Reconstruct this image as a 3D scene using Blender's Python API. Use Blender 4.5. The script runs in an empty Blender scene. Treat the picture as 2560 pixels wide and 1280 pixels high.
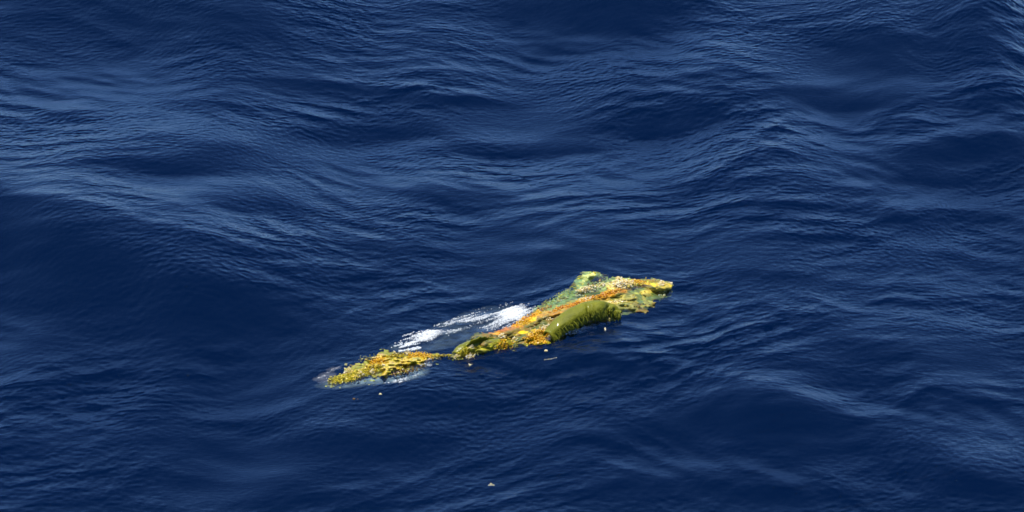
import bpy, math, random
import numpy as np
from mathutils import Vector

SC = bpy.context.scene
COL = SC.collection
rng = np.random.default_rng(11)
random.seed(5)
R = math.radians

# ------------------------------------------------------------------ camera
CAM_H, DEP, HFOV = 16.0, R(24.0), R(14.0)
W0, H0 = 2560.0, 1280.0
cam_d = bpy.data.cameras.new('camera')
cam = bpy.data.objects.new('camera', cam_d)
COL.objects.link(cam)
cam.location = (0, 0, CAM_H)
cam.rotation_euler = (math.pi / 2 - DEP, 0, 0)
cam_d.sensor_width = 36
cam_d.lens = 18 / math.tan(HFOV / 2)
cam_d.clip_start = 0.5
cam_d.clip_end = 20000
SC.camera = cam

# ------------------------------------------------------------------ light
SUN_EL, SUN_AZ = R(74.5), R(-34)        # azimuth from +y (away from the viewer) towards +x
wd = bpy.data.worlds.new('World')
SC.world = wd
wd.use_nodes = True
wn = wd.node_tree.nodes
sky = wn.new('ShaderNodeTexSky')
sky.sky_type = 'NISHITA'
sky.sun_disc = False
sky.sun_elevation = SUN_EL
sky.sun_rotation = SUN_AZ
sky.air_density = 0.45
sky.dust_density = 0.0
sky.ozone_density = 10
wn['Background'].inputs['Strength'].default_value = 0.132
wd.node_tree.links.new(sky.outputs[0], wn['Background'].inputs['Color'])

sun_d = bpy.data.lights.new('sun', 'SUN')
sun_d.energy = 5.0
sun_d.angle = R(0.53)
sun_d.color = (1.0, 0.95, 0.86)
sun = bpy.data.objects.new('sun', sun_d)
COL.objects.link(sun)
sv = Vector((math.sin(SUN_AZ) * math.cos(SUN_EL), math.cos(SUN_AZ) * math.cos(SUN_EL), math.sin(SUN_EL)))
sun.rotation_euler = sv.to_track_quat('Z', 'Y').to_euler()
sun.location = (0, 30, 40)

SC.view_settings.view_transform = 'Standard'
SC.view_settings.look = 'None'
SC.view_settings.exposure = 0.6
SC.view_settings.gamma = 1
SC.view_settings.use_curve_mapping = False
SC.cycles.use_denoising = True
SC.cycles.max_bounces = 8
SC.cycles.sample_clamp_direct = 8
SC.cycles.sample_clamp_indirect = 4
SC.cycles.transparent_max_bounces = 12

# ------------------------------------------------------------------ projection
FPX = (W0 / 2) / math.tan(HFOV / 2)
cd, sd = math.cos(DEP), math.sin(DEP)

def project(x, y, z):
    zc = z - CAM_H
    depth = y * cd - zc * sd
    up = y * sd + zc * cd
    return W0 / 2 + FPX * x / depth, H0 / 2 - FPX * up / depth

def ray(px, py):
    a = (np.asarray(px, float) - W0 / 2) / FPX
    b = (H0 / 2 - np.asarray(py, float)) / FPX
    return a, cd + b * sd, -sd + b * cd

# ------------------------------------------------------------------ helpers
def smooth01(t):
    t = np.clip(t, 0, 1)
    return t * t * (3 - 2 * t)

def bilin(F, fx, fy, wrap=True):
    n, m = F.shape
    ix = np.floor(fx).astype(int); iy = np.floor(fy).astype(int)
    tx = fx - ix; ty = fy - iy
    if wrap:
        i0, i1, j0, j1 = ix % m, (ix + 1) % m, iy % n, (iy + 1) % n
    else:
        i0, i1 = np.clip(ix, 0, m - 1), np.clip(ix + 1, 0, m - 1)
        j0, j1 = np.clip(iy, 0, n - 1), np.clip(iy + 1, 0, n - 1)
    return (F[j0, i0] * (1 - tx) + F[j0, i1] * tx) * (1 - ty) + (F[j1, i0] * (1 - tx) + F[j1, i1] * tx) * ty

def blur(F, sy, sx):
    """gaussian blur by FFT with edge padding"""
    py, px = int(3 * sy) + 1, int(3 * sx) + 1
    P = np.pad(F, ((py, py), (px, px)), mode='edge')
    ky = np.fft.fftfreq(P.shape[0])[:, None]; kx = np.fft.rfftfreq(P.shape[1])[None, :]
    G = np.exp(-2 * math.pi ** 2 * ((ky * sy) ** 2 + (kx * sx) ** 2))
    Q = np.fft.irfft2(np.fft.rfft2(P) * G, s=P.shape)
    return Q[py:-py, px:-px]

# ------------------------------------------------------------------ random wave fields
class Spectrum:
    """periodic random wave field of a wavelength band, sampled in metres"""
    def __init__(self, L, N, lmin, lmax, mean_dir, spread, power, seed, slope):
        g = np.random.default_rng(seed)
        k = np.fft.fftfreq(N, L / N) * 2 * math.pi
        KX, KY = np.meshgrid(k, k)
        K = np.hypot(KX, KY); K[0, 0] = 1
        lam = 2 * math.pi / K
        th = np.arctan2(KY, KX)
        dth = np.angle(np.exp(1j * (th - mean_dir)))
        D = np.exp(-0.5 * (dth / spread) ** 2) + 0.06
        band = smooth01((lam - lmin * 0.8) / (lmin * 0.4)) * (1 - smooth01((lam - lmax * 0.8) / (lmax * 0.4)))
        A = D * band * K ** (-power)
        S = A * (g.normal(size=K.shape) + 1j * g.normal(size=K.shape))
        h = np.fft.ifft2(S)
        self.h = h.real
        sx = np.fft.ifft2(1j * KX * S).real; sy = np.fft.ifft2(1j * KY * S).real
        f = slope / math.sqrt((sx ** 2 + sy ** 2).mean())
        self.h = self.h * f
        self.dx = np.fft.ifft2(1j * KX / K * S).real * f
        self.dy = np.fft.ifft2(1j * KY / K * S).real * f
        self.s = N / L
    def at(self, x, y):
        return bilin(self.h, x * self.s, y * self.s)
    def chop(self, x, y):
        return bilin(self.dx, x * self.s, y * self.s), bilin(self.dy, x * self.s, y * self.s)

def noise_field(L, N, lmin, lmax, power, seed):
    s = Spectrum(L, N, lmin, lmax, 0, 99, power, seed, 1.0)
    s.h = s.h / s.h.std()
    return s

# ------------------------------------------------------------------ the sea's large shape
# wave faces as seen in the photograph: (edge polyline, reach, strength, side, edge softness)
# side +1: a crest line, the steep face falls towards the viewer below it
# side -1: a trough line, the steep face rises behind it
FACES = [
    # left: big swell
    ([(-400, 410), (0, 520), (150, 578), (300, 640), (450, 690), (650, 720), (900, 740)], 190, .30, 1, 26),
    ([(-300, 430), (0, 462), (90, 490), (170, 520), (230, 545)], 26, .20, 1, 10),
    ([(150, 395), (215, 385), (300, 400), (400, 425)], 24, .13, 1, 8),
    ([(255, 365), (310, 410), (370, 436), (440, 445), (520, 436), (610, 420)], 46, .26, -1, 5),
    ([(40, 330), (100, 300), (160, 285), (210, 300), (260, 320)], 18, .16, 1, 6),
    ([(300, 318), (340, 318), (420, 335), (520, 372), (640, 350)], 22, .15, 1, 8),
    ([(380, 245), (480, 238), (560, 250), (700, 268)], 22, .13, 1, 7),
    # upper middle
    ([(640, 205), (740, 204), (830, 208), (900, 212), (980, 228), (1080, 240), (1280, 242)], 24, .34, 1, 5),
    ([(1080, 215), (1200, 240), (1290, 256)], 20, .2, 1, 6),
    ([(690, 352), (760, 360), (830, 361), (910, 352), (1000, 345), (1110, 328)], 42, .28, -1, 4),
    ([(590, 380), (690, 362), (760, 352)], 14, .2, 1, 6),
    ([(1060, 375), (1160, 393), (1250, 399), (1330, 392), (1420, 382), (1560, 384)], 34, .22, -1, 5),
    ([(1490, 322), (1570, 340), (1660, 349), (1740, 340), (1810, 316), (1870, 278)], 80, .30, -1, 5),
    ([(1440, 300), (1520, 330), (1560, 360)], 20, .12, 1, 6),
    ([(1000, 480), (1080, 475), (1180, 490), (1300, 500)], 40, .16, 1, 22),
    ([(500, 480), (600, 490), (720, 500), (820, 520)], 40, .15, 1, 24),
    ([(200, 540), (330, 545), (480, 590), (640, 625), (820, 640)], 26, .18, 1, 9),
    # top
    ([(-200, -60), (300, -30), (700, 10), (900, 40)], 130, .10, 1, 50),
    ([(1180, -40), (1400, -20), (1620, -10), (1850, 0)], 60, .26, 1, 30),
    ([(1320, 48), (1450, 40), (1580, 52), (1700, 62)], 44, .22, 1, 14),
    ([(1260, 130), (1400, 150), (1500, 140)], 30, .16, -1, 16),
    ([(1960, 60), (2100, 70), (2250, 90), (2400, 85)], 40, .18, 1, 20),
    ([(2040, 130), (2120, 100), (2200, 130), (2320, 150)], 40, .2, 1, 12),
    # right
    ([(1720, 175), (1760, 168), (1820, 175), (1900, 190)], 18, .2, 1, 6),
    ([(1850, 235), (1960, 215), (2080, 230), (2200, 250)], 30, .13, 1, 12),
    ([(1970, 265), (2070, 280), (2180, 262), (2280, 250)], 26, .2, -1, 6),
    ([(2080, 300), (2180, 325), (2280, 330), (2360, 300), (2440, 255), (2600, 215)], 34, .13, -1, 7),
    ([(2440, 250), (2500, 232), (2600, 222)], 60, .30, 1, 10),
    ([(2230, 380), (2330, 355), (2440, 348), (2640, 330)], 66, .28, 1, 12),
    ([(1800, 395), (1950, 380), (2080, 372)], 20, .15, 1, 8),
    ([(2200, 440), (2330, 470), (2430, 480), (2600, 450)], 40, .18, -1, 8),
    ([(2080, 520), (2250, 540), (2400, 545), (2600, 540)], 26, .15, 1, 10),
    ([(1600, 470), (1800, 450), (1980, 440)], 26, .14, 1, 12),
    ([(1820, 510), (2000, 505), (2200, 500)], 20, .14, 1, 8),
    ([(1900, 590), (2060, 575), (2200, 585)], 26, .14, 1, 10),
    ([(1780, 690), (1950, 670), (2080, 690)], 22, .13, 1, 10),
    ([(1920, 830), (2000, 812), (2090, 808), (2100, 812)], 22, .17, 1, 8),
    ([(1990, 880), (2080, 850), (2170, 845), (2250, 870)], 44, .2, 1, 12),
    ([(2160, 890), (2280, 885), (2400, 895), (2560, 870)], 26, .15, 1, 10),
    ([(2000, 905), (2150, 930), (2280, 970), (2400, 1000)], 30, .16, 1, 10),
    ([(2240, 990), (2330, 985), (2450, 1000), (2560, 1040)], 36, .18, 1, 14),
    # lower right chevron swell
    ([(1250, 1165), (1400, 1110), (1560, 1060), (1700, 1030), (1830, 1012), (1950, 1000), (2030, 1010),
      (2120, 1050), (2230, 1105), (2350, 1150), (2440, 1170), (2620, 1230)], 62, .22, 1, 8),
    ([(1780, 1040), (1900, 1020), (2000, 1035), (2080, 1070)], 110, .2, 1, 8),
    ([(2290, 1190), (2400, 1185), (2500, 1200), (2620, 1225)], 60, .2, 1, 14),
    ([(1700, 965), (1850, 968), (1960, 985), (2080, 1010)], 26, .16, 1, 8),
    # below the debris
    ([(1150, 905), (1300, 890), (1450, 892), (1600, 905), (1750, 935)], 60, .20, 1, 20),
    ([(900, 1010), (1020, 990), (1180, 985), (1330, 1000)], 60, .20, 1, 20),
    # lower left
    ([(60, 1290), (170, 1215), (300, 1095), (420, 985), (470, 945), (540, 890), (590, 868), (640, 862)], 46, .24, 1, 7),
    ([(250, 1290), (380, 1190), (520, 1080), (640, 1030), (760, 1000)], 60, .16, 1, 10),
    ([(-100, 1010), (60, 975), (200, 930), (330, 905), (430, 900)], 50, .14, 1, 20),
    ([(-100, 1130), (60, 1110), (180, 1070)], 60, .12, 1, 20),
    ([(330, 775), (480, 760), (640, 770), (800, 790)], 40, .12, 1, 14),
    ([(640, 1120), (800, 1090), (1000, 1085), (1200, 1100)], 70, .20, 1, 26),
    ([(560, 1230), (760, 1220), (960, 1250)], 60, .14, 1, 18),
    ([(1260, 1240), (1500, 1200), (1760, 1190), (2000, 1220)], 60, .16, 1, 16),
    ([(1750, 1240), (1900, 1215), (2100, 1210), (2250, 1230)], 50, .18, 1, 20),
    # mid field between the swell and the debris
    ([(820, 605), (900, 598), (990, 615), (1100, 640)], 22, .16, 1, 8),
    ([(620, 690), (760, 665), (900, 675), (1040, 700)], 26, .13, 1, 10),
    ([(1180, 640), (1300, 625), (1420, 640)], 24, .12, 1, 9),
]
# broad tilts: (x, y, radius x, radius y, strength): + turns to the viewer, - lies back
BLOBS = [
    (120, 650, 330, 130, .12), (330, 60, 480, 90, .06), (1450, 20, 300, 50, .08), (2300, 90, 300, 90, .05),
    (230, 290, 320, 110, -.075), (480, 350, 200, 40, -.07), (1150, 460, 420, 90, -.08), (800, 300, 200, 25, -.07),
    (640, 560, 260, 55, -.065), (1640, 120, 260, 60, -.06), (1500, 480, 260, 60, -.06), (1300, 340, 130, 22, -.09),
    (1980, 360, 300, 40, -.05), (1760, 240, 120, 50, -.04), (2460, 1090, 200, 60, -.08), (2250, 800, 300, 80, -.03),
    (300, 470, 300, 40, -.06), (1930, 1120, 90, 40, .05), 
    (1700, 760, 300, 100, -.02), (2500, 385, 110, 40, .06), (520, 1000, 200, 60, -.04), (2520, 90, 170, 100, .13), (1720, 1240, 350, 40, -.04),
    
]

def slope_map(px, py):
    s = np.full(px.shape, -0.012)
    for pts, reach, st, side, soft in FACES:
        xs = np.array([p[0] for p in pts], float); ys = np.array([p[1] for p in pts], float)
        ye = np.interp(px, xs, ys)
        d = (py - ye) * side
        w = xs[-1] - xs[0]
        tx = smooth01((px - xs[0]) / (0.3 * w)) * smooth01((xs[-1] - px) / (0.3 * w))
        prof = smooth01((d + soft) / (2 * soft)) * np.exp(-np.maximum(d, 0) ** 2 / (reach ** 2))
        s += st * 1.5 * tx * prof
        # the water just across the edge lies back a little
        s -= 0.21 * st * tx * np.exp(-((d + soft + reach * .45) / (reach * .5)) ** 2)
    for x, y, rx, ry, st in BLOBS:
        s += st * (1.12 if st < 0 else 1.3) * np.exp(-((px - x) / rx) ** 2 - ((py - y) / ry) ** 2)
    return np.where(s > 0, .36 * np.tanh(s / .36), .18 * np.tanh(s / .18))

# coarse grid for the large shape
GX = np.linspace(-9, 9, 450); GY = np.linspace(27, 48, 1050)
gx, gy = np.meshgrid(GX, GY)
dyc = GY[1] - GY[0]
warp1 = noise_field(24, 256, .8, 4, 1.2, 71)
swell = np.zeros_like(gx)
for it in range(7):
    qx, qy = project(gx, gy, swell)
    jx = warp1.at(gx, gy) * 14; jy = warp1.at(gx + 7, gy + 3) * 5
    s = slope_map(qx + jx, qy + jy)
    h = np.cumsum(s, axis=0) * dyc
    h -= blur(h, 3.6 / dyc, 40)
    h = blur(h, 1.0, 6)
    swell = swell * 0.35 + h * 0.65
fade = smooth01((gy - 27) / 2) * smooth01((48 - gy) / 2.5) * smooth01((9 - np.abs(gx)) / 1.5)
swell *= fade

def swell_at(x, y):
    fx = (np.asarray(x, float) - GX[0]) / (GX[1] - GX[0]); fy = (np.asarray(y, float) - GY[0]) / dyc
    v = bilin(swell, fx, fy, wrap=False)
    return v

def place(px, py, dz=0.0):
    """the point on the sea (plus dz) met by a line of sight"""
    a, b, c = ray(px, py)
    z = np.zeros_like(np.asarray(px, float)) + dz
    for _ in range(12):
        t = (z - CAM_H) / c
        x, y = a * t, b * t
        z = 0.5 * z + 0.5 * (swell_at(x, y) + dz)
    t = (z - CAM_H) / c
    return a * t, b * t, z

# ------------------------------------------------------------------ debris outline (used to calm the water round it)
SHEET = [(1128, 893), (1140, 876), (1160, 852), (1188, 832), (1230, 832), (1275, 815), (1310, 792), (1345, 762), (1398, 738),
         (1425, 712), (1440, 694), (1466, 678), (1500, 680), (1530, 694), (1560, 694), (1620, 697), (1660, 702), (1694, 713),
         (1680, 728), (1664, 746), (1636, 768), (1600, 784), (1560, 790), (1530, 806), (1480, 818), (1440, 834),
         (1390, 852), (1370, 862), (1310, 866), (1250, 876), (1190, 890), (1150, 895)]
MAT = [(822, 950), (838, 936), (870, 922), (905, 906), (900, 892), (945, 884), (985, 884), (1040, 880), (1085, 888), (1130, 884),
       (1132, 894), (1085, 898), (1062, 914), (1040, 926), (990, 934), (940, 946), (890, 956), (850, 958)]

def inside(poly, px, py):
    px = np.asarray(px, float); py = np.asarray(py, float)
    r = np.zeros(px.shape, bool)
    n = len(poly)
    for i in range(n):
        x0, y0 = poly[i]; x1, y1 = poly[(i + 1) % n]
        c = ((y0 > py) != (y1 > py)) & (px < (x1 - x0) * (py - y0) / (y1 - y0 + 1e-9) + x0)
        r ^= c
    return r

def edge_dist(poly, px, py):
    px = np.asarray(px, float); py = np.asarray(py, float)
    d = np.full(px.shape, 1e9)
    n = len(poly)
    for i in range(n):
        x0, y0 = poly[i]; x1, y1 = poly[(i + 1) % n]
        ex, ey = x1 - x0, y1 - y0
        t = np.clip(((px - x0) * ex + (py - y0) * ey) / (ex * ex + ey * ey), 0, 1)
        d = np.minimum(d, np.hypot(px - x0 - t * ex, py - y0 - t * ey))
    return np.where(inside(poly, px, py), d, -d)

# ------------------------------------------------------------------ water mesh: one sheet, fine in view, stretched to the horizon
UP = math.pi / 2
mid = Spectrum(26, 768, .32, 1.2, UP + R(14), R(46), 2.4, 3, .034)
short = Spectrum(22, 1024, .12, .5, UP + R(3), R(34), 2.3, 4, .056)
cross = Spectrum(23, 768, .16, .7, UP - R(38), R(22), 2.3, 24, .040)
short2 = Spectrum(20, 1024, .12, .5, UP + R(33), R(30), 2.3, 14, .056)
ripple = Spectrum(14, 2048, .030, .12, UP + R(14), R(58), 2.0, 5, .108)
gust = noise_field(30, 256, 1.0, 5, 1.5, 21)
warp2 = noise_field(26, 256, 1.5, 6, 1.5, 31)
warp3 = noise_field(26, 256, 1.5, 6, 1.5, 32)

fx_in = np.arange(-6.6, 6.6001, .0125)
fy_in = np.arange(29.0, 45.6, .0175)
def stretch(a0, n, step, grow):
    out = []; s = step; a = a0
    for _ in range(n):
        s *= grow; a += s; out.append(a)
    return np.array(out)
right = stretch(fx_in[-1], 58, .0125, 1.21); left = -stretch(6.6, 58, .0125, 1.21)[::-1]
far = stretch(fy_in[-1], 58, .0175, 1.21); near = 2 * 29.0 - stretch(29.0, 46, .0175, 1.21)[::-1]
XS = np.concatenate([left, fx_in, right]); YS = np.concatenate([near, fy_in, far])
X, Y = np.meshgrid(XS, YS)
far_f = smooth01(1 - (np.maximum(np.abs(X) - 6.6, 0) / 6)) * smooth01(1 - np.maximum(Y - 45.6, 0) / 10) * smooth01(1 - np.maximum(29 - Y, 0) / 8)
sw = swell_at(X, Y) * smooth01((9 - np.abs(X)) / 1.2) * ((Y > 27) & (Y < 48))
PX, PY = project(X, Y, sw)
# ripple strength: rough on the lying-back water, smooth inside the steep faces
slope_here = np.gradient(sw, axis=0) / np.maximum(np.gradient(Y, axis=0), 1e-4)
calm = smooth01((slope_here - .09) / .17)
rough = (1 + .40 * gust.at(X, Y)) * (1 - .62 * calm)
rough = np.clip(rough, .22, 1.7)
patch = noise_field(30, 256, 1.2, 6, 1.5, 44)
streaky = np.clip(.95 + .45 * patch.at(X * .8, Y) + 1.2 * slope_here, .35, 1.7)   # short waves come in patches
box = (PX > 780) & (PX < 1740) & (PY > 650) & (PY < 1000)
damp = np.ones_like(X)
dd = np.maximum(edge_dist(SHEET, PX[box], PY[box]), edge_dist(MAT, PX[box], PY[box]))
damp[box] = 1 - .55 * smooth01((dd + 14) / 28)
rough *= damp
xw = X + .14 * warp2.at(X, Y); yw = Y + .07 * warp3.at(X, Y)
Z = sw.copy()
DX = np.zeros_like(X); DY = np.zeros_like(X)
turn = smooth01(.5 + .9 * ((PX - 1200) / 1500 + (PY - 640) / 620))     # the chop swings round across the scene
for spc, ch, lean, m in ((mid, 1.5, 1.6, far_f * (1 - .4 * calm) * damp * (.6 + .55 * turn) * np.clip(.9 + .35 * patch.at(X + 11, Y + 5), .35, 1.6)), (short, .8, 2.8, far_f * rough * streaky * np.sqrt(1 - turn) * (.62 + .38 * turn)),
                         (cross, 1.2, 2.2, far_f * (1 - .5 * calm) * damp * np.clip(.55 + .75 * patch.at(X - 4, Y * 1.1 + 9), 0, 1.7)),
                         (short2, .8, 2.8, far_f * rough * streaky * np.sqrt(turn)), (ripple, .6, 3.2, far_f * rough)):
    hh = spc.at(xw, yw) * m
    Z += hh
    cx, cy = spc.chop(xw, yw)
    DX += cx * m * ch; DY += cy * m * ch - lean * hh        # wavelets lean downwind, towards the viewer
VX, VY = X + DX, Y + DY

def water_z(x, y):
    """sea height including the waves longer than the ripples"""
    x = np.asarray(x, float); y = np.asarray(y, float)
    i = np.clip((x + 6.6) / .0125 + len(left), 0, len(XS) - 2); j = np.clip((y - 29.0) / .0175 + len(near), 0, len(YS) - 2)
    return bilin(Z, i, j, wrap=False)

def grid_mesh(name, VX, VY, VZ, mask=None):
    n, m = VX.shape
    co = np.stack([VX, VY, VZ], -1).reshape(-1, 3).astype(np.float32)
    idx = np.arange(n * m).reshape(n, m)
    q = np.stack([idx[:-1, :-1], idx[:-1, 1:], idx[1:, 1:], idx[1:, :-1]], -1)
    q = q[mask] if mask is not None else q.reshape(-1, 4)
    return quads_mesh(name, co, q)

def quads_mesh(name, co, q, smooth=True):
    used = np.unique(q)
    remap = np.zeros(len(co), int); remap[used] = np.arange(len(used))
    co = co[used]; q = remap[q]
    k = q.shape[1]
    me = bpy.data.meshes.new(name)
    me.vertices.add(len(co)); me.vertices.foreach_set('co', np.ascontiguousarray(co, np.float32).ravel())
    me.loops.add(q.size); me.loops.foreach_set('vertex_index', q.ravel().astype(np.int32))
    me.polygons.add(len(q)); me.polygons.foreach_set('loop_start', (np.arange(len(q)) * k).astype(np.int32))
    if smooth:
        me.polygons.foreach_set('use_smooth', np.ones(len(q), bool))
    me.update(calc_edges=True)
    return me

def link(name, me, mat, parent=None, kind=None, label=None, cat=None, group=None):
    o = bpy.data.objects.new(name, me)
    COL.objects.link(o)
    if me is not None and mat is not None and not me.materials:
        me.materials.append(mat)
    if parent: o.parent = parent
    for k, v in (('kind', kind), ('label', label), ('category', cat), ('group', group)):
        if v: o[k] = v
    return o

# ------------------------------------------------------------------ materials
class NT:
    def __init__(self, name):
        self.m = bpy.data.materials.new(name); self.m.use_nodes = True
        self.t = self.m.node_tree; self.t.nodes.clear()
        self.out = self.n('ShaderNodeOutputMaterial')
    def n(self, typ, **kw):
        x = self.t.nodes.new(typ)
        for k, v in kw.items():
            if k.startswith('_'): setattr(x, k[1:], v)
        return x
    def l(self, a, b): self.t.links.new(a, b)

def water_material():
    w = NT('sea_water')
    tc = w.n('ShaderNodeTexCoord')
    mp = w.n('ShaderNodeMapping'); mp.inputs['Scale'].default_value = (22, 34, 22); mp.inputs['Rotation'].default_value = (0, 0, R(5))
    w.l(tc.outputs['Object'], mp.inputs['Vector'])
    nz = w.n('ShaderNodeTexNoise'); nz.inputs['Scale'].default_value = 1; nz.inputs['Detail'].default_value = 3; nz.inputs['Roughness'].default_value = .6
    w.l(mp.outputs[0], nz.inputs['Vector'])
    bp = w.n('ShaderNodeBump'); bp.inputs['Distance'].default_value = .006; bp.inputs['Strength'].default_value = .55
    w.l(nz.outputs['Fac'], bp.inputs['Height'])
    fr = w.n('ShaderNodeFresnel'); fr.inputs['IOR'].default_value = 1.333
    w.l(bp.outputs[0], fr.inputs['Normal'])
    gl = w.n('ShaderNodeBsdfGlossy'); gl.distribution = 'BECKMANN'; gl.inputs['Roughness'].default_value = .02; gl.inputs['Color'].default_value = (1, 1, 1, 1)
    w.l(bp.outputs[0], gl.inputs['Normal'])
    df = w.n('ShaderNodeBsdfDiffuse'); df.inputs['Color'].default_value = (.0000, .0036, .020, 1)
    tr = w.n('ShaderNodeBsdfTransparent'); tr.inputs['Color'].default_value = (.78, .92, .95, 1)
    m1 = w.n('ShaderNodeMixShader'); m1.inputs[0].default_value = .93
    w.l(df.outputs[0], m1.inputs[1]); w.l(tr.outputs[0], m1.inputs[2])
    m2 = w.n('ShaderNodeMixShader')
    w.l(fr.outputs[0], m2.inputs[0]); w.l(m1.outputs[0], m2.inputs[1]); w.l(gl.outputs[0], m2.inputs[2])
    w.l(m2.outputs[0], w.out.inputs['Surface'])
    return w.m

def ramp(w, src, stops):
    r = w.n('ShaderNodeValToRGB')
    e = r.color_ramp.elements
    while len(e) < len(stops): e.new(.5)
    for i, (p, c) in enumerate(stops):
        e[i].position = p; e[i].color = (*c, 1)
    w.l(src, r.inputs[0])
    return r.outputs[0]

def growth_material(name, stops, scale=9, rough=.35, coat=.5, bump=.5, stretch_=(1, 1, 1), rot=0, per_lump=False, painted=False, bscale=40):
    w = NT(name)
    tc = w.n('ShaderNodeTexCoord')
    mp = w.n('ShaderNodeMapping'); mp.inputs['Scale'].default_value = stretch_; mp.inputs['Rotation'].default_value = (0, 0, rot)
    w.l(tc.outputs['Object'], mp.inputs['Vector'])
    nz = w.n('ShaderNodeTexNoise'); nz.inputs['Scale'].default_value = scale; nz.inputs['Detail'].default_value = 6; nz.inputs['Roughness'].default_value = .65
    w.l(mp.outputs[0], nz.inputs['Vector'])
    src = nz.outputs['Fac']
    if per_lump:
        at = w.n('ShaderNodeAttribute'); at.attribute_name = 'tint'
        mx = w.n('ShaderNodeMath', _operation='MULTIPLY_ADD'); mx.inputs[1].default_value = .45
        w.l(nz.outputs['Fac'], mx.inputs[0])
        ad = w.n('ShaderNodeMath', _operation='MULTIPLY'); ad.inputs[1].default_value = .6
        w.l(at.outputs['Fac'], ad.inputs[0]); w.l(ad.outputs[0], mx.inputs[2])
        src = mx.outputs[0]
    col = ramp(w, src, stops)
    n2 = w.n('ShaderNodeTexNoise'); n2.inputs['Scale'].default_value = bscale; n2.inputs['Detail'].default_value = 4
    w.l(mp.outputs[0], n2.inputs['Vector'])
    bp = w.n('ShaderNodeBump'); bp.inputs['Strength'].default_value = bump; bp.inputs['Distance'].default_value = .02
    w.l(n2.outputs['Fac'], bp.inputs['Height'])
    p = w.n('ShaderNodeBsdfPrincipled')
    w.l(col, p.inputs['Base Color']); w.l(bp.outputs[0], p.inputs['Normal'])
    p.inputs['Roughness'].default_value = rough
    p.inputs['Specular IOR Level'].default_value = .5 if coat > .1 else .18
    p.inputs['Coat Weight'].default_value = min(1, coat * 1.6); p.inputs['Coat Roughness'].default_value = .07
    if per_lump:
        tl = w.n('ShaderNodeBsdfTranslucent'); w.l(col, tl.inputs['Color'])
        ms = w.n('ShaderNodeMixShader'); ms.inputs[0].default_value = .42
        w.l(p.outputs[0], ms.inputs[1]); w.l(tl.outputs[0], ms.inputs[2]); w.l(ms.outputs[0], w.out.inputs['Surface'])
    elif painted:
        gc = w.n('ShaderNodeAttribute'); gc.attribute_name = 'growth'
        gm = w.n('ShaderNodeMix'); gm.data_type = 'RGBA'
        w.l(gc.outputs['Alpha'], gm.inputs[0]); w.l(col, gm.inputs[6]); w.l(gc.outputs['Color'], gm.inputs[7])
        w.l(gm.outputs[2], p.inputs['Base Color'])
        w.l(p.outputs[0], w.out.inputs['Surface'])
    else:
        w.l(p.outputs[0], w.out.inputs['Surface'])
    return w.m

# ------------------------------------------------------------------ setting
me = grid_mesh('water', VX, VY, Z)
link('water', me, water_material(), kind='structure')
EX, EY = np.meshgrid(np.linspace(-9000, 9000, 3), np.linspace(-9000, 9000, 3))
bed = NT('deep_water')
bd = bed.n('ShaderNodeBsdfDiffuse'); bd.inputs['Color'].default_value = (.0000, .0052, .0265, 1)
bed.l(bd.outputs[0], bed.out.inputs['Surface'])
link('deep_water', grid_mesh('deep_water', EX, EY, np.full_like(EX, -2.5)), bed.m, kind='structure')

# ------------------------------------------------------------------ drifting debris
RX, RY, RZ = [float(v) for v in place(1300, 800)]
ROOT = np.array([RX, RY, RZ])
debris = bpy.data.objects.new('torn_sheet', None)
COL.objects.link(debris)
debris.location = (RX, RY, RZ)
debris['label'] = 'torn floating sheet crusted with green algae and bright orange growth, drifting in the open sea'
debris['category'] = 'floating sheet'

fineN = noise_field(6, 512, .035, .13, 1.4, 91)
wrinkN = noise_field(8, 512, .10, .5, 1.6, 92)
bigN = noise_field(12, 256, .4, 1.6, 1.5, 93)

def tri_mesh(name, co, tris, tint=None, smooth=True):
    me = quads_mesh(name, np.asarray(co), np.asarray(tris), smooth)
    if tint is not None:
        tint = np.asarray(tint)[np.unique(np.asarray(tris))]
        at = me.attributes.new('tint', 'FLOAT', 'POINT')
        at.data.foreach_set('value', np.asarray(tint, np.float32))
    return me

def unit_lump():
    t = (1 + 5 ** .5) / 2
    v = np.array([(-1, t, 0), (1, t, 0), (-1, -t, 0), (1, -t, 0), (0, -1, t), (0, 1, t), (0, -1, -t), (0, 1, -t),
                  (t, 0, -1), (t, 0, 1), (-t, 0, -1), (-t, 0, 1)], float)
    v /= np.linalg.norm(v[0])
    f = np.array([(0, 11, 5), (0, 5, 1), (0, 1, 7), (0, 7, 10), (0, 10, 11), (1, 5, 9), (5, 11, 4), (11, 10, 2), (10, 7, 6), (7, 1, 8),
                  (3, 9, 4), (3, 4, 2), (3, 2, 6), (3, 6, 8), (3, 8, 9), (4, 9, 5), (2, 4, 11), (6, 2, 10), (8, 6, 7), (9, 8, 1)])
    return v, f
LV, LF = unit_lump()
# a frond: a short bent blade with a wavy edge
BV = np.array([(0, -.06, 0), (0, .06, 0), (.3, -.22, .10), (.3, .24, .07), (.65, -.2, .12), (.7, .19, .15), (1, .0, .05)])
BF = np.array([(0, 2, 1), (1, 2, 3), (2, 4, 3), (3, 4, 5), (4, 6, 5)])

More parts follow.
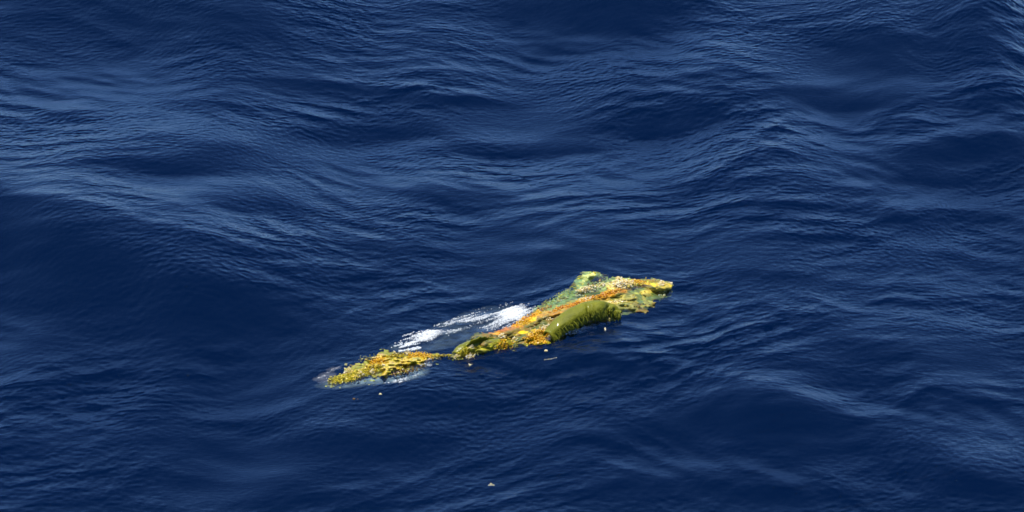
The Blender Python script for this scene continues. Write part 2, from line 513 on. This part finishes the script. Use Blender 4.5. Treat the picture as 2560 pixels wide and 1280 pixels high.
def rot_mats(n, tilt):
    """random heading, axis tilted up to `tilt` radians"""
    az = rng.uniform(0, 2 * math.pi, n); t1 = rng.normal(0, tilt, n); t2 = rng.normal(0, tilt, n)
    ca, sa = np.cos(az), np.sin(az)
    Rz = np.zeros((n, 3, 3)); Rz[:, 0, 0] = ca; Rz[:, 0, 1] = -sa; Rz[:, 1, 0] = sa; Rz[:, 1, 1] = ca; Rz[:, 2, 2] = 1
    Rx = np.zeros((n, 3, 3)); Rx[:, 0, 0] = 1; Rx[:, 1, 1] = np.cos(t1); Rx[:, 1, 2] = -np.sin(t1); Rx[:, 2, 1] = np.sin(t1); Rx[:, 2, 2] = np.cos(t1)
    Ry = np.zeros((n, 3, 3)); Ry[:, 1, 1] = 1; Ry[:, 0, 0] = np.cos(t2); Ry[:, 0, 2] = np.sin(t2); Ry[:, 2, 0] = -np.sin(t2); Ry[:, 2, 2] = np.cos(t2)
    return Rz @ Rx @ Ry

def scatter(kind, pts, size, tilt=.5, flat=.7):
    n = len(pts)
    V, F = (LV, LF) if kind == 'lump' else (BV, BF)
    M = rot_mats(n, tilt)
    sc = np.ones((n, 1, 3)) * np.asarray(size).reshape(n, 1, 1)
    if kind == 'lump':
        sc = sc * rng.uniform(.7, 1.35, (n, 1, 3)); sc[:, :, 2] *= flat
    base = np.broadcast_to(V, (n,) + V.shape).copy()
    base = base * sc
    if kind == 'lump':
        base *= rng.uniform(.82, 1.18, (n, len(V), 1))
    v = np.einsum('nij,nkj->nki', M, base) + np.asarray(pts)[:, None, :]
    f = F[None] + (np.arange(n) * len(V))[:, None, None]
    tint = np.repeat(rng.uniform(0, 1, n), len(V))
    return v.reshape(-1, 3), f.reshape(-1, 3), tint

def join(parts):
    vs, fs, ts, k = [], [], [], 0
    for v, f, t in parts:
        vs.append(v); fs.append(f + k); ts.append(t); k += len(v)
    return np.concatenate(vs), np.concatenate(fs), np.concatenate(ts)

# ---- materials of the debris
M_sheet = growth_material('weathered_sheet', [(.30, (.012, .026, .014)), (.42, (.060, .085, .024)), (.50, (.110, .120, .026)),
    (.56, (.20, .095, .014)), (.62, (.14, .150, .030)), (.74, (.42, .30, .05))], scale=6, rough=.42, coat=.02, bump=.35, stretch_=(1, 2.6, 1), rot=-R(39), bscale=34, painted=True)
M_fold = growth_material('green_algae_cover', [(.25, (.085, .096, .003)), (.5, (.128, .138, .004)), (.75, (.185, .185, .006))],
    scale=7, rough=.55, coat=.05, bump=.35, stretch_=(2.0, 1, 1), rot=-R(39), bscale=60)
M_orange = growth_material('orange_algae', [(.2, (.40, .12, .004)), (.42, (.70, .29, .004)), (.65, (.84, .46, .006)), (.9, (.86, .62, .06))], per_lump=True, scale=14, rough=.25, coat=.6)
M_yellow = growth_material('yellow_algae', [(.2, (.66, .34, .003)), (.4, (.82, .50, .004)), (.65, (.88, .60, .006)), (.9, (.90, .76, .18))], per_lump=True, scale=14, rough=.25, coat=.6)
M_olive = growth_material('olive_algae', [(.2, (.12, .10, .004)), (.42, (.40, .33, .008)), (.65, (.70, .53, .010)), (.9, (.86, .70, .10))], per_lump=True, scale=14, rough=.28, coat=.6)
M_brown = growth_material('brown_algae', [(.25, (.05, .030, .010)), (.5, (.16, .085, .018)), (.8, (.38, .22, .03))], per_lump=True, scale=14, rough=.3, coat=.5)
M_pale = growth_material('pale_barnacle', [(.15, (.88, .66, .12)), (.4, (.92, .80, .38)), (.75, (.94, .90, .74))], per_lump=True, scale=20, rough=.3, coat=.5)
M_lime = growth_material('yellow_green_algae', [(.2, (.26, .27, .005)), (.45, (.54, .48, .008)), (.8, (.82, .68, .04))], per_lump=True, scale=14, rough=.28, coat=.5)

# ---- the sheet itself
def sheet_dz(px, py, x, y):
    d = edge_dist(SHEET, px, py)
    # signed distance across the long axis: the far (upper left) margin lies under water
    ax0, ay0, ax1, ay1 = 1140, 868, 1660, 712
    t = ((px - ax0) * (ax1 - ax0) + (py - ay0) * (ay1 - ay0)) / ((ax1 - ax0) ** 2 + (ay1 - ay0) ** 2)
    across = (py - (ay0 + t * (ay1 - ay0)))
    dz = -.002 - .004 * smooth01((px - 1480) / 90) * smooth01((across + 14) / 20) - .030 * smooth01((-across - 2) / 26) - .022 * smooth01((16 - d) / 20)
    dz += .012 * wrinkN.at(x, y) + .0035 * fineN.at(x, y) + .009 * bigN.at(x, y)
    for (bx, by, rx, ry, h) in [(1320, 800, 90, 13, .022), (1395, 782, 90, 14, .034), (1500, 744, 90, 12, .036), (1230, 828, 60, 9, .02), (1620, 735, 70, 8, .014), (1570, 712, 50, 12, .04), (1300, 825, 70, 14, .03),
                                (1200, 858, 60, 16, .05), (1462, 726, 36, 10, .035), (1655, 712, 30, 9, .02), (1486, 684, 30, 11, .026), (1580, 752, 70, 18, .012)]:
        dz = dz + h * np.exp(-((px - bx) / rx) ** 2 - ((py - by + .3 * (px - bx)) / ry) ** 2)
    return dz

PXs = np.arange(1112, 1712, 2.6); PYs = np.arange(664, 906, 2.0)
gpx, gpy = np.meshgrid(PXs, PYs)
bx, by, _ = place(gpx, gpy, 0.0)
sdz = sheet_dz(gpx, gpy, bx, by)
sx_, sy_, sz_ = place(gpx, gpy, sdz)
ragged = edge_dist(SHEET, gpx, gpy) + 3 * wrinkN.at(bx * 1.3 + 3, by) + 2.5 * fineN.at(bx, by + 2)
mk = ragged > 0
cell = mk[:-1, :-1] & mk[1:, :-1] & mk[:-1, 1:] & mk[1:, 1:]
GROWTH = [  # px, py, rx, ry, angle, colour, cover
    (1300, 806, 60, 10, 22, (.66, .27, .006), .85), (1262, 820, 40, 9, 14, (.36, .10, .010), .9), (1352, 782, 46, 7, 24, (.70, .31, .006), .85),
    (1405, 774, 46, 6, 20, (.56, .22, .010), .85), (1450, 759, 50, 7, 14, (.74, .36, .006), .85), (1500, 744, 60, 6, 12, (.72, .33, .006), .85),
    (1545, 731, 40, 7, 14, (.50, .20, .010), .9), (1330, 800, 80, 20, 24, (.19, .13, .02), .5), (1470, 760, 110, 12, 14, (.17, .13, .02), .5),
    (1315, 806, 26, 8, 20, (.80, .46, .006), 1), (1556, 711, 44, 13, 6, (.87, .66, .13), 1), (1610, 706, 46, 7, -4, (.82, .55, .01), 1),
    (1655, 711, 30, 8, -6, (.74, .50, .02), 1), (1350, 846, 44, 19, 14, (.82, .52, .008), 1), (1270, 862, 60, 9, 8, (.34, .33, .02), .8),
    (1180, 878, 50, 10, 12, (.34, .34, .02), .8), (1486, 682, 32, 10, -4, (.58, .58, .15), 1), (1440, 700, 34, 9, 14, (.34, .40, .12), .9),
    (1400, 745, 80, 16, 22, (.26, .31, .09), .8), (1500, 705, 60, 22, 20, (.30, .31, .09), .75), (1360, 768, 50, 12, 24, (.24, .30, .10), .7), (1600, 742, 90, 24, 14, (.27, .26, .05), .6), (1570, 768, 80, 14, 20, (.19, .20, .05), .8),
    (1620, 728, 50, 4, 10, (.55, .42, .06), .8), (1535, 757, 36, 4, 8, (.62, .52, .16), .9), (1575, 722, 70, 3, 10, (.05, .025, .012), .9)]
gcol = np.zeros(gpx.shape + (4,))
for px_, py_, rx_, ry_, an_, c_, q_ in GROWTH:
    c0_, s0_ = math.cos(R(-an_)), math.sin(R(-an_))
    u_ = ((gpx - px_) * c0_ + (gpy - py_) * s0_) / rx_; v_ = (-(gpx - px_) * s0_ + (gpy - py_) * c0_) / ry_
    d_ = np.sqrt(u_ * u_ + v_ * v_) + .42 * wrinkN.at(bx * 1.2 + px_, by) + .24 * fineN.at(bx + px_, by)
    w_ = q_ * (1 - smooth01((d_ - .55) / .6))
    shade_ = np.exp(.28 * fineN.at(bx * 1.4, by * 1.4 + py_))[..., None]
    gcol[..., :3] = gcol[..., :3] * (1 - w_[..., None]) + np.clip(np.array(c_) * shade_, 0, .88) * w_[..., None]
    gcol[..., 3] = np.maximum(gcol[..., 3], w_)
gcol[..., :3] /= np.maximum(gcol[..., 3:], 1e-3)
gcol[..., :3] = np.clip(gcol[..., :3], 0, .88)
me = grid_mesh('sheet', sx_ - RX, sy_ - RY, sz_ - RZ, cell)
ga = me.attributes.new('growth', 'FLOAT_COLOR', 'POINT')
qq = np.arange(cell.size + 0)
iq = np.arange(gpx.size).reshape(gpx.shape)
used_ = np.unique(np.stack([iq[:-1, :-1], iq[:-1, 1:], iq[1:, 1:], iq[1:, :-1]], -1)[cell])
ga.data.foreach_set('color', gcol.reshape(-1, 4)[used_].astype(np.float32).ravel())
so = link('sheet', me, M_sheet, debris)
sol = so.modifiers.new('thickness', 'SOLIDIFY'); sol.thickness = .004; sol.offset = -1

def on_sheet(px, py, lift=0.0):
    x, y, _ = place(px, py, 0.0)
    return np.stack(place(px, py, sheet_dz(px, py, x, y) + lift), -1)

def on_water(px, py, lift=0.0):
    return np.stack(place(px, py, lift), -1)

# ---- folds: a rolled-up edge whose lip hangs over the water
def fold(name, base, radius, a0, a1, mat, nt=70, na=26, rise=.03, seed=1, dents=(), nlabel=None):
    bpx = np.array([p[0] for p in base], float); bpy_ = np.array([p[1] for p in base], float)
    tt = np.linspace(0, 1, len(base)); u = np.linspace(0, 1, nt)
    # smooth spine
    ux = np.interp(u, tt, bpx); uy = np.interp(u, tt, bpy_)
    k = np.ones(9) / 9
    ux = np.convolve(np.pad(ux, 4, 'edge'), k, 'valid'); uy = np.convolve(np.pad(uy, 4, 'edge'), k, 'valid')
    x, y, z = place(ux, uy, 0.0)
    tx, ty = np.gradient(x), np.gradient(y); n = np.hypot(tx, ty); tx /= n; ty /= n
    nx, ny = ty, -tx                                   # towards the viewer
    r = np.interp(u, np.linspace(0, 1, len(radius)), radius)
    r = np.convolve(np.pad(r, 4, 'edge'), k, 'valid')
    a = np.linspace(a0, a1, na)
    A, U = np.meshgrid(a, u)
    rr = r[:, None] * (1 + 0 * A)
    for (du, w, dep) in dents:                         # creases that pinch the roll
        cr = np.exp(-((U - du + .05 * np.cos(A)) / w) ** 2)
        rr = rr * (1 - dep * cr * smooth01((R(140) - A) / R(90)))
    wob = wrinkN.at(U * 2.1 + seed, A * .35 + seed) * .028 + fineN.at(U * 2.1 + seed, A * .28) * .007
    rr = rr * (1 + wob)
    rr = rr * (1 - .30 * smooth01((R(5) - A) / R(45)))      # the lip curls in under itself
    X_ = x[:, None] + nx[:, None] * np.cos(A) * rr * .95
    Y_ = y[:, None] + ny[:, None] * np.cos(A) * rr * .95
    Z_ = z[:, None] + np.sin(A) * rr * .70 + rise * np.sin(math.pi * np.clip(U, .04, .96)) ** .5
    me = grid_mesh(name, X_ - RX, Y_ - RY, Z_ - RZ)
    o = link(name, me, mat, debris)
    m = o.modifiers.new('thickness', 'SOLIDIFY'); m.thickness = .012; m.offset = -1
    if nlabel: o['label'] = nlabel
    return X_, Y_, Z_, nx, ny

fX, fY, fZ, fnx, fny = fold('folded_edge', [(1366, 850), (1390, 838), (1425, 820), (1465, 803), (1500, 795), (1530, 790), (1556, 793)],
     [.055, .080, .102, .110, .100, .068, .025], R(205), R(-38), M_fold, rise=.105, seed=2, dents=[(.52, .02, .45), (.80, .035, .7), (.93, .03, .5)], nlabel='broad olive green rolled edge')
gX, gY, gZ, gnx, gny = fold('folded_edge', [(1136, 890), (1150, 882), (1180, 873), (1215, 868), (1250, 864), (1280, 860)],
     [.03, .062, .075, .062, .055, .03], R(180), R(-20), M_lime, nt=50, seed=5, dents=[(.3, .03, .3), (.62, .04, .3)], nlabel='small yellow green rolled edge')

# the fur of weed hanging off the lips
def fringe(name, X_, Y_, Z_, nx, ny, mat, n, lmax, rows):
    nt, na = X_.shape
    iu = rng.integers(1, nt - 1, n); ia = rng.integers(na - rows, na, n)
    p = np.stack([X_[iu, ia], Y_[iu, ia], Z_[iu, ia]], -1)
    t = np.stack([X_[iu + 1, ia] - X_[iu - 1, ia], Y_[iu + 1, ia] - Y_[iu - 1, ia], 0 * p[:, 0]], -1)
    t /= np.linalg.norm(t, axis=1)[:, None]
    dn = np.stack([nx[iu] * .30, ny[iu] * .30, -np.ones(n)], -1) + rng.normal(0, .22, (n, 3))
    L = rng.uniform(.35, 1, n)[:, None] * lmax; w = rng.uniform(.003, .007, n)[:, None]
    out = np.stack([nx[iu], ny[iu], 0 * nx[iu]], -1) * .006
    p = p + out
    v = np.stack([p - t * w, p + t * w, p + dn * L * .55 - t * w * .8 + out, p + dn * L * .55 + t * w * .8 + out, p + dn * L], 1)
    f = np.array([(0, 2, 1), (1, 2, 3), (2, 4, 3)])[None] + (np.arange(n) * 5)[:, None, None]
    me = tri_mesh(name, v.reshape(-1, 3) - ROOT, f.reshape(-1, 3), np.repeat(rng.uniform(0, 1, n), 5))
    return link(name, me, mat, debris, kind='stuff')
fringe('weed_fringe', fX, fY, fZ, fnx, fny, M_fold, 1500, .055, 8)
fringe('weed_fringe', gX, gY, gZ, gnx, gny, M_lime, 260, .025, 8)

# ---- a stiff corner standing up out of the water
def flap(pts, mat, name):
    # pts: (px, py, height); fan with a bulge
    P = np.array([np.stack(place(np.array(a), np.array(b), c)) for a, b, c in pts])
    n = 14
    g = []
    for i in range(n):
        for j in range(n):
            u, v = i / (n - 1), j / (n - 1)
            p = (P[0] * (1 - u) + P[1] * u) * (1 - v) + (P[3] * (1 - u) + P[2] * u) * v
            p = p + np.array([0, 0, .02 * math.sin(math.pi * u) + .006 * float(fineN.at(p[0], p[1]))])
            g.append(p)
    g = np.array(g).reshape(n, n, 3)
    me = grid_mesh(name, g[..., 0] - RX, g[..., 1] - RY, g[..., 2] - RZ)
    o = link(name, me, mat, debris)
    m = o.modifiers.new('thickness', 'SOLIDIFY'); m.thickness = .01
    return o
flap([(1150, 876, .01), (1250, 850, .02), (1226, 846, .055), (1184, 848, .135)], M_fold, 'raised_corner')

# ---- clumps of growth
def clump(name, px, py, rx, ry, ang, mat, n_lump, n_leaf, size=.011, lift=.007, surf=on_sheet, spread=.8, pile=.02, tilt=.6, leaf=3.2):
    c, s_ = math.cos(R(-ang)), math.sin(R(-ang))
    def pts(n):
        q = rng.normal(0, .5, (n, 2)); q = q[np.hypot(q[:, 0], q[:, 1]) < 1.25]
        X_ = px + q[:, 0] * rx * c - q[:, 1] * ry * s_; Y_ = py + q[:, 0] * rx * s_ + q[:, 1] * ry * c
        if surf is on_sheet:
            ok = edge_dist(SHEET, X_, Y_) > 3; X_, Y_, q = X_[ok], Y_[ok], q[ok]
        if surf is on_water and X_.size:
            ok = np.maximum(edge_dist(MAT, X_, Y_), edge_dist(SHEET, X_, Y_)) > -5; X_, Y_, q = X_[ok], Y_[ok], q[ok]
        p = surf(X_, Y_, 0.0)
        p[:, 2] += lift * (rng.uniform(-.3, 1, len(p)) if lift > 0 else rng.uniform(.7, 1.5, len(p))) + pile * np.exp(-(q ** 2).sum(1) * 2.2) * rng.uniform(.2, 1, len(p))
        return p
    parts = []
    if n_lump:
        p = pts(int(n_lump * 1.5)); p[:, 2] -= .003; parts.append(scatter('lump', p, size * .62 * rng.uniform(.4, 1.5, len(p)), tilt))
    if n_leaf:
        p = pts(max(8, int(n_leaf * .3))); p[:, 2] -= .004; parts.append(scatter('leaf', p, size * .8 * leaf * rng.uniform(.5, 1.4, len(p)), tilt))
    v, f, t = join(parts)
    return link(name, tri_mesh(name, v - ROOT, f, t), mat, debris, kind='stuff')

# orange band along the middle of the sheet
for a in [(1250, 822, 46, 9, 14, 90, 200), (1310, 800, 44, 12, 22, 240, 220), (1352, 778, 40, 9, 24, 150, 180), (1400, 772, 34, 9, 20, 120, 150),
          (1440, 762, 46, 9, 14, 200, 180), (1490, 744, 50, 7, 12, 230, 200), (1530, 732, 36, 6, 14, 130, 120)]:
    clump('algae_clump', a[0], a[1], a[2], a[3] * .7, a[4], M_orange, int(a[5] * .7), int(a[6] * .4))
for a in [(1312, 806, 26, 8, 20), (1345, 782, 16, 6, 20), (1456, 752, 22, 5, 10), (1525, 731, 26, 4, 10), (1640, 703, 26, 6, -4), (1598, 706, 30, 6, -5)]:
    clump('algae_clump', *a, M_yellow, 160, 50)
# the bright yellow cushion at the left end of the fold
clump('algae_clump', 1349, 845, 38, 19, 14, M_yellow, 620, 120, size=.012, pile=.055, lift=.014)
clump('algae_clump', 1340, 858, 40, 7, 6, M_yellow, 160, 40, size=.010, pile=.02)
# pale crusts
for a in [(1556, 712, 34, 12, 8, 330), (1548, 699, 14, 5, 0, 60), (1470, 726, 36, 8, 14, 190), (1448, 739, 16, 4, 10, 50), (1400, 752, 26, 5, 14, 45),
          (1660, 741, 11, 8, 30, 60), (1507, 714, 7, 5, 0, 26), (1655, 711, 11, 5, -6, 44), (1680, 711, 9, 4, -8, 26), (1362, 823, 24, 7, 24, 60),
          (1388, 818, 8, 5, 0, 22), (1285, 851, 9, 7, 0, 40), (1255, 842, 11, 5, 0, 36), (1300, 806, 12, 5, 12, 30), (1370, 798, 12, 3, -14, 24),
          (1540, 757, 26, 3, 8, 34), (1462, 750, 18, 5, 10, 50), (1178, 868, 10, 8, 60, 40)]:
    clump('barnacle_cluster', *a[:5], M_pale, a[5], 0, size=.0115, pile=.03 if a[5] > 100 else .022, lift=.018)
# small gold specks on the outer half of the sheet
clump('algae_clump', 1590, 738, 90, 24, 14, M_olive, 150, 420, size=.009, lift=.006, pile=.004, tilt=.3)
clump('algae_clump', 1530, 762, 80, 14, 14, M_olive, 90, 260, size=.009, lift=.006, pile=.004, tilt=.3)
clump('algae_clump', 1600, 766, 56, 12, 20, M_brown, 30, 60, size=.009, lift=.006, pile=.004, tilt=.3)
clump('algae_clump', 1400, 742, 70, 16, 22, M_lime, 110, 300, size=.009, lift=.03, pile=.02, tilt=.4)
clump('algae_clump', 1486, 681, 24, 6, -4, M_lime, 60, 300, size=.010, lift=.012, pile=.01, tilt=.3)
clump('algae_clump', 1440, 700, 26, 8, 14, M_lime, 20, 180, size=.010, lift=.02, pile=.01, tilt=.3)
clump('algae_clump', 1500, 704, 34, 9, 24, M_brown, 60, 160, size=.010, lift=.03, pile=.02)
# left lobe: gold beads along its lip
for a in [(1160, 888, 26, 6, 20), (1190, 882, 20, 6, 10), (1225, 872, 26, 6, 10), (1262, 864, 30, 6, 8)]:
    clump('algae_clump', *a, M_lime, 120, 90, size=.010, surf=on_water, lift=.05, pile=.03)
clump('algae_clump', 1258, 866, 24, 8, 8, M_yellow, 150, 40, size=.010, surf=on_water, lift=.05, pile=.04)
clump('barnacle_cluster', 1177, 895, 8, 9, 90, M_pale, 44, 0, size=.0115, surf=on_water, lift=.03, pile=.02)
clump('barnacle_cluster', 1144, 892, 12, 5, 20, M_pale, 30, 0, size=.0115, surf=on_water, lift=.02, pile=.01)
clump('algae_clump', 1205, 848, 50, 8, 10, M_brown, 60, 260, size=.010, lift=.01, pile=.01)

# ---- left end: loose weed held together by a thin strand
mpx, mpy = np.meshgrid(np.arange(806, 1146, 2.2), np.arange(868, 972, 1.6))
wx_, wy_, _ = place(mpx, mpy, 0.0)
md = edge_dist(MAT, mpx, mpy)
mdz = -.008 + .013 * smooth01(md / 14) - .03 * smooth01((4 - md) / 10) + .013 * wrinkN.at(wx_ + 2, wy_) + .009 * fineN.at(wx_, wy_)
qx_, qy_, qz_ = place(mpx, mpy, mdz)
mkm = md + 6 * wrinkN.at(wx_ * 1.2, wy_ + 4) + 5 * fineN.at(wx_ + 1, wy_) > -1
cm = mkm[:-1, :-1] & mkm[1:, :-1] & mkm[:-1, 1:] & mkm[1:, 1:]
M_mat = growth_material('matted_weed', [(.28, (.10, .10, .014)), (.40, (.36, .31, .012)), (.48, (.64, .50, .010)), (.54, (.42, .24, .014)), (.62, (.70, .52, .014)), (.74, (.85, .68, .10))],
    scale=9, rough=.35, coat=.4, bump=.8, stretch_=(1, 2.0, 1), rot=-R(39), bscale=44)
mo = link('weed_mat', grid_mesh('weed_mat', qx_ - RX, qy_ - RY, qz_ - RZ, cm), M_mat, debris)
for a, m, nl, nf, lift in [
    ((862, 945, 36, 9, 8), M_lime, 220, 260, .020), ((895, 934, 34, 9, 14), M_lime, 220, 200, .022), ((930, 922, 34, 11, 18), M_olive, 190, 320, .022),
    ((944, 908, 22, 10, 20), M_yellow, 200, 120, .035), ((985, 918, 36, 10, 12), M_olive, 170, 300, .018), ((1000, 902, 44, 8, 6), M_olive, 70, 200, .012),
    ((1042, 890, 30, 8, 2), M_yellow, 170, 100, .028), ((1060, 893, 28, 7, 0), M_yellow, 130, 80, .025), ((990, 890, 30, 6, 4), M_olive, 90, 160, .02),
    ((1106, 889, 32, 3, 4), M_olive, 60, 70, .012), ((1010, 930, 40, 8, 12), M_brown, 50, 200, .006), ((930, 892, 36, 9, 10), M_olive, 20, 200, -.012),
    ((1050, 915, 30, 9, 20), M_brown, 30, 160, -.005), ((850, 952, 40, 6, 4), M_olive, 60, 200, .0)]:
    clump('algae_clump', *a, m, nl, nf, size=.0095, surf=on_water, lift=lift * .6, pile=max(lift, 0) * .8)
for a in [(872, 932, 12, 5, 10, 34), (900, 940, 10, 4, 0, 20), (1020, 886, 9, 4, 0, 18), (985, 889, 6, 3, 0, 12), (957, 921, 6, 3, 0, 12), (930, 935, 9, 4, 0, 18)]:
    clump('barnacle_cluster', *a[:5], M_pale, a[5], 0, size=.0105, surf=on_water, lift=.035, pile=.03)

# ------------------------------------------------------------------ foam
fm = NT('sea_foam')
fa = fm.n('ShaderNodeAttribute'); fa.attribute_name = 'tint'
fd = fm.n('ShaderNodeBsdfDiffuse'); fd.inputs['Color'].default_value = (.74, .79, .84, 1)
ft = fm.n('ShaderNodeBsdfTransparent')
fx = fm.n('ShaderNodeMixShader')
fm.l(fa.outputs['Fac'], fx.inputs[0])
fm.l(ft.outputs[0], fx.inputs[1]); fm.l(fd.outputs[0], fx.inputs[2]); fm.l(fx.outputs[0], fm.out.inputs['Surface'])

laceN = noise_field(5, 512, .018, .07, 1.0, 101)
streakN = noise_field(8, 512, .05, .30, 1.2, 102)

def foam_object(label, blobs, n_bub, depth=.004, bub=.005, gain=1.0, veil=0.0, lace=1.0):
    """blobs: (px, py, rx, ry, angle, density); thickness of the froth gives its opacity"""
    x0 = min(b[0] - 1.7 * b[2] for b in blobs); x1 = max(b[0] + 1.7 * b[2] for b in blobs)
    y0 = min(b[1] - 1.7 * max(b[3], b[2] * abs(math.sin(R(b[4])))) for b in blobs) - 4
    y1 = max(b[1] + 1.7 * max(b[3], b[2] * abs(math.sin(R(b[4])))) for b in blobs) + 4
    def dens(px, py):
        d = np.zeros(np.shape(px))
        for bx_, by_, rx, ry, an, q in blobs:
            c, s_ = math.cos(R(-an)), math.sin(R(-an))
            u = ((px - bx_) * c + (py - by_) * s_) / rx; v = (-(px - bx_) * s_ + (py - by_) * c) / ry
            d = np.maximum(d, q * np.exp(-(u * u + v * v) ** 1.3))
        return d
    def tex(x, y):
        u = x * math.cos(R(36)) + y * math.sin(R(36)); v = -x * math.sin(R(36)) + y * math.cos(R(36))
        return lace * (.09 * laceN.at(x, y) + .20 * streakN.at(u * .28, v * 1.6))
    gx_, gy_ = np.meshgrid(np.arange(x0, x1, 1.5), np.arange(y0, y1, 1.1))
    wx, wy, _ = place(gx_, gy_, 0.0)
    D = dens(gx_, gy_)
    op = smooth01((D + tex(wx, wy) * smooth01(D / .15) - .22) / 1.1) * gain * np.clip(.78 + .22 * laceN.at(wx * 1.3, wy * 1.3), .3, 1)
    op = np.maximum(op, veil * smooth01(D / .5) * (.75 + .25 * np.clip(streakN.at(wx, wy), -1, 1)))
    wx, wy, wz = place(gx_, gy_, depth)
    wz = water_z(wx, wy) + depth + (.010 * op * (1 + .5 * laceN.at(wx * 1.7, wy)) if depth > 0 else 0)
    mk = op > .02
    cell = mk[:-1, :-1] | mk[1:, :-1] | mk[:-1, 1:] | mk[1:, 1:]
    co = np.stack([wx, wy, wz], -1).reshape(-1, 3)
    idx = np.arange(mk.size).reshape(mk.shape)
    q = np.stack([idx[1:, :-1], idx[1:, 1:], idx[:-1, 1:], idx[:-1, :-1]], -1)[cell]
    parts = [(co, np.concatenate([q[:, [0, 1, 2]], q[:, [0, 2, 3]]]), op.ravel())]
    if n_bub:
        bx_ = rng.uniform(x0, x1, n_bub * 14); by_ = rng.uniform(y0, y1, n_bub * 14)
        wx, wy, _ = place(bx_, by_, 0.0)
        D = dens(bx_, by_)
        keep = (D + tex(wx, wy) * 1.2 > .34 + rng.uniform(-.14, .34, len(bx_))) & (D > .08)
        wx, wy = wx[keep][:n_bub], wy[keep][:n_bub]
        if len(wx):
            p = np.stack([wx, wy, water_z(wx, wy) + .003], -1)
            v, f, t = scatter('lump', p, bub * rng.uniform(.35, 1.5, len(p)), .3, .6)
            parts.append((v, f, np.clip(.15 + .60 * t, 0, 1)))
    v, f, t = join(parts)
    c0 = v[np.unique(f)].mean(0)
    o = link('foam', tri_mesh('foam', v - c0, f, t), fm.m, kind='stuff', label=label)
    o.location = c0
    return o

foam_object('streaky white foam washing along the far side of the torn floating sheet',
    [(1072, 838, 42, 11, 16, 1.15), (1110, 822, 70, 12, 20, .52), (1150, 808, 80, 18, 20, .52), (1180, 790, 60, 12, 14, .40), (1200, 802, 50, 22, 10, .34), (1283, 782, 42, 18, 6, 1.35), (1312, 790, 20, 14, 0, .55),
     (1255, 798, 50, 22, 24, .60), (1225, 815, 46, 12, 10, .42), (1328, 780, 26, 14, 0, .30), (1018, 838, 22, 5, 30, .30), (1000, 850, 22, 6, 20, .22)], 2600, bub=.0042, gain=.75)
foam_object('blue grey veil of bubbles under the streaky foam beside the torn sheet',
    [(1150, 815, 110, 24, 20, .9), (1240, 800, 90, 28, 14, .9), (1110, 850, 90, 22, 14, .7), (1020, 868, 50, 16, 4, .6), (1310, 790, 50, 20, 10, .7)], 0, depth=-.035, gain=.12, veil=.06, lace=.7)
foam_object('small lacy ring of bubbles beside the orange end of the loose weed',
    [(1012, 868, 34, 12, 4, .40), (1003, 876, 14, 7, 0, .5), (1030, 864, 18, 9, 0, .40)], 620, bub=.006)
foam_object('blurred grey patch of foam just under the surface below the weed',
    [(985, 940, 56, 12, 8, .9), (930, 950, 70, 10, 4, .7), (1015, 936, 50, 14, 10, .7), (1060, 910, 40, 10, 30, .5), (860, 960, 60, 10, 4, .5)], 0, depth=-.03, gain=.28, veil=.26, lace=.6)
foam_object('scattered white flecks beside the thin strand of the loose weed',
    [(1062, 905, 18, 8, 20, .30), (1040, 938, 12, 9, 30, .34), (1074, 910, 8, 8, 60, .30), (1000, 950, 50, 8, 6, .20)], 90, bub=.005)
foam_object('thin wisps of pale foam round the tip of the loose weed',
    [(815, 942, 30, 14, 20, .25), (835, 922, 26, 5, 10, .24), (800, 948, 22, 7, 0, .22)], 20, depth=.003, bub=.0035, veil=.16)

# ------------------------------------------------------------------ loose scraps, and reflections in the water built as pale lumps
def scrap(name, label, cat, spots, mat, size, lift=-.001):
    size = size * .62
    px = np.array([s_[0] for s_ in spots], float); py = np.array([s_[1] for s_ in spots], float)
    wx, wy, _ = place(px, py, lift)
    p = np.stack([wx, wy, water_z(wx, wy) + lift], -1)
    c0 = p.mean(0)
    v, f, t = scatter('lump', p, size * rng.uniform(.7, 1.3, len(p)), .5, .8)
    o = link(name, tri_mesh(name, v - c0, f, t), mat, label=label, cat=cat, group='pale scraps by the torn sheet' if name == 'scrap_and_reflection' else 'weed scraps adrift near the loose weed')
    o.location = c0
def specks(px, py, rx, ry, n):
    return [(px + rng.normal(0, .5) * rx, py + rng.normal(0, .5) * ry) for _ in range(n)]
scrap('weed_scrap', 'tan weed scrap afloat below the loose weed, rightmost and brightest there', 'weed scrap', specks(951, 986, 5, 2, 6), M_pale, .010)
scrap('weed_scrap', 'brown weed scrap afloat, lowest of those under the loose weed', 'weed scrap', specks(885, 997, 9, 2, 7), M_brown, .011)
scrap('scrap_and_reflection', 'round pale reflection in the water below the yellow cushion of algae, built as lumps', 'scrap', specks(1366, 876, 5, 2, 7), M_pale, .012)  # reflection of the bright growth above, modelled as pale lumps
scrap('scrap_and_reflection', 'thin pale streak of specks, farthest below the yellow cushion', 'scrap', [(1362 + 3.2 * i, 898 - .5 * i) for i in range(10)], M_pale, .007)
scrap('scrap_and_reflection', 'upright pale yellow reflection in the dark water below the fold, built as beads', 'scrap', specks(1513, 822, 1.5, 4, 9), M_pale, .011)  # mirrored glints below the fold, put in as pale lumps
scrap('scrap_and_reflection', 'pale reflection in the water under the left lobe of the debris, built as a bead', 'scrap', specks(1176, 911, 5, 2, 7), M_pale, .011)  # reflection under the lobe, given a pale body of its own
scrap('weed_scrap', 'scatter of tiny tan beads adrift alone, far below the torn sheet', 'weed scrap', specks(1228, 1211, 7, 3, 9), M_pale, .010)
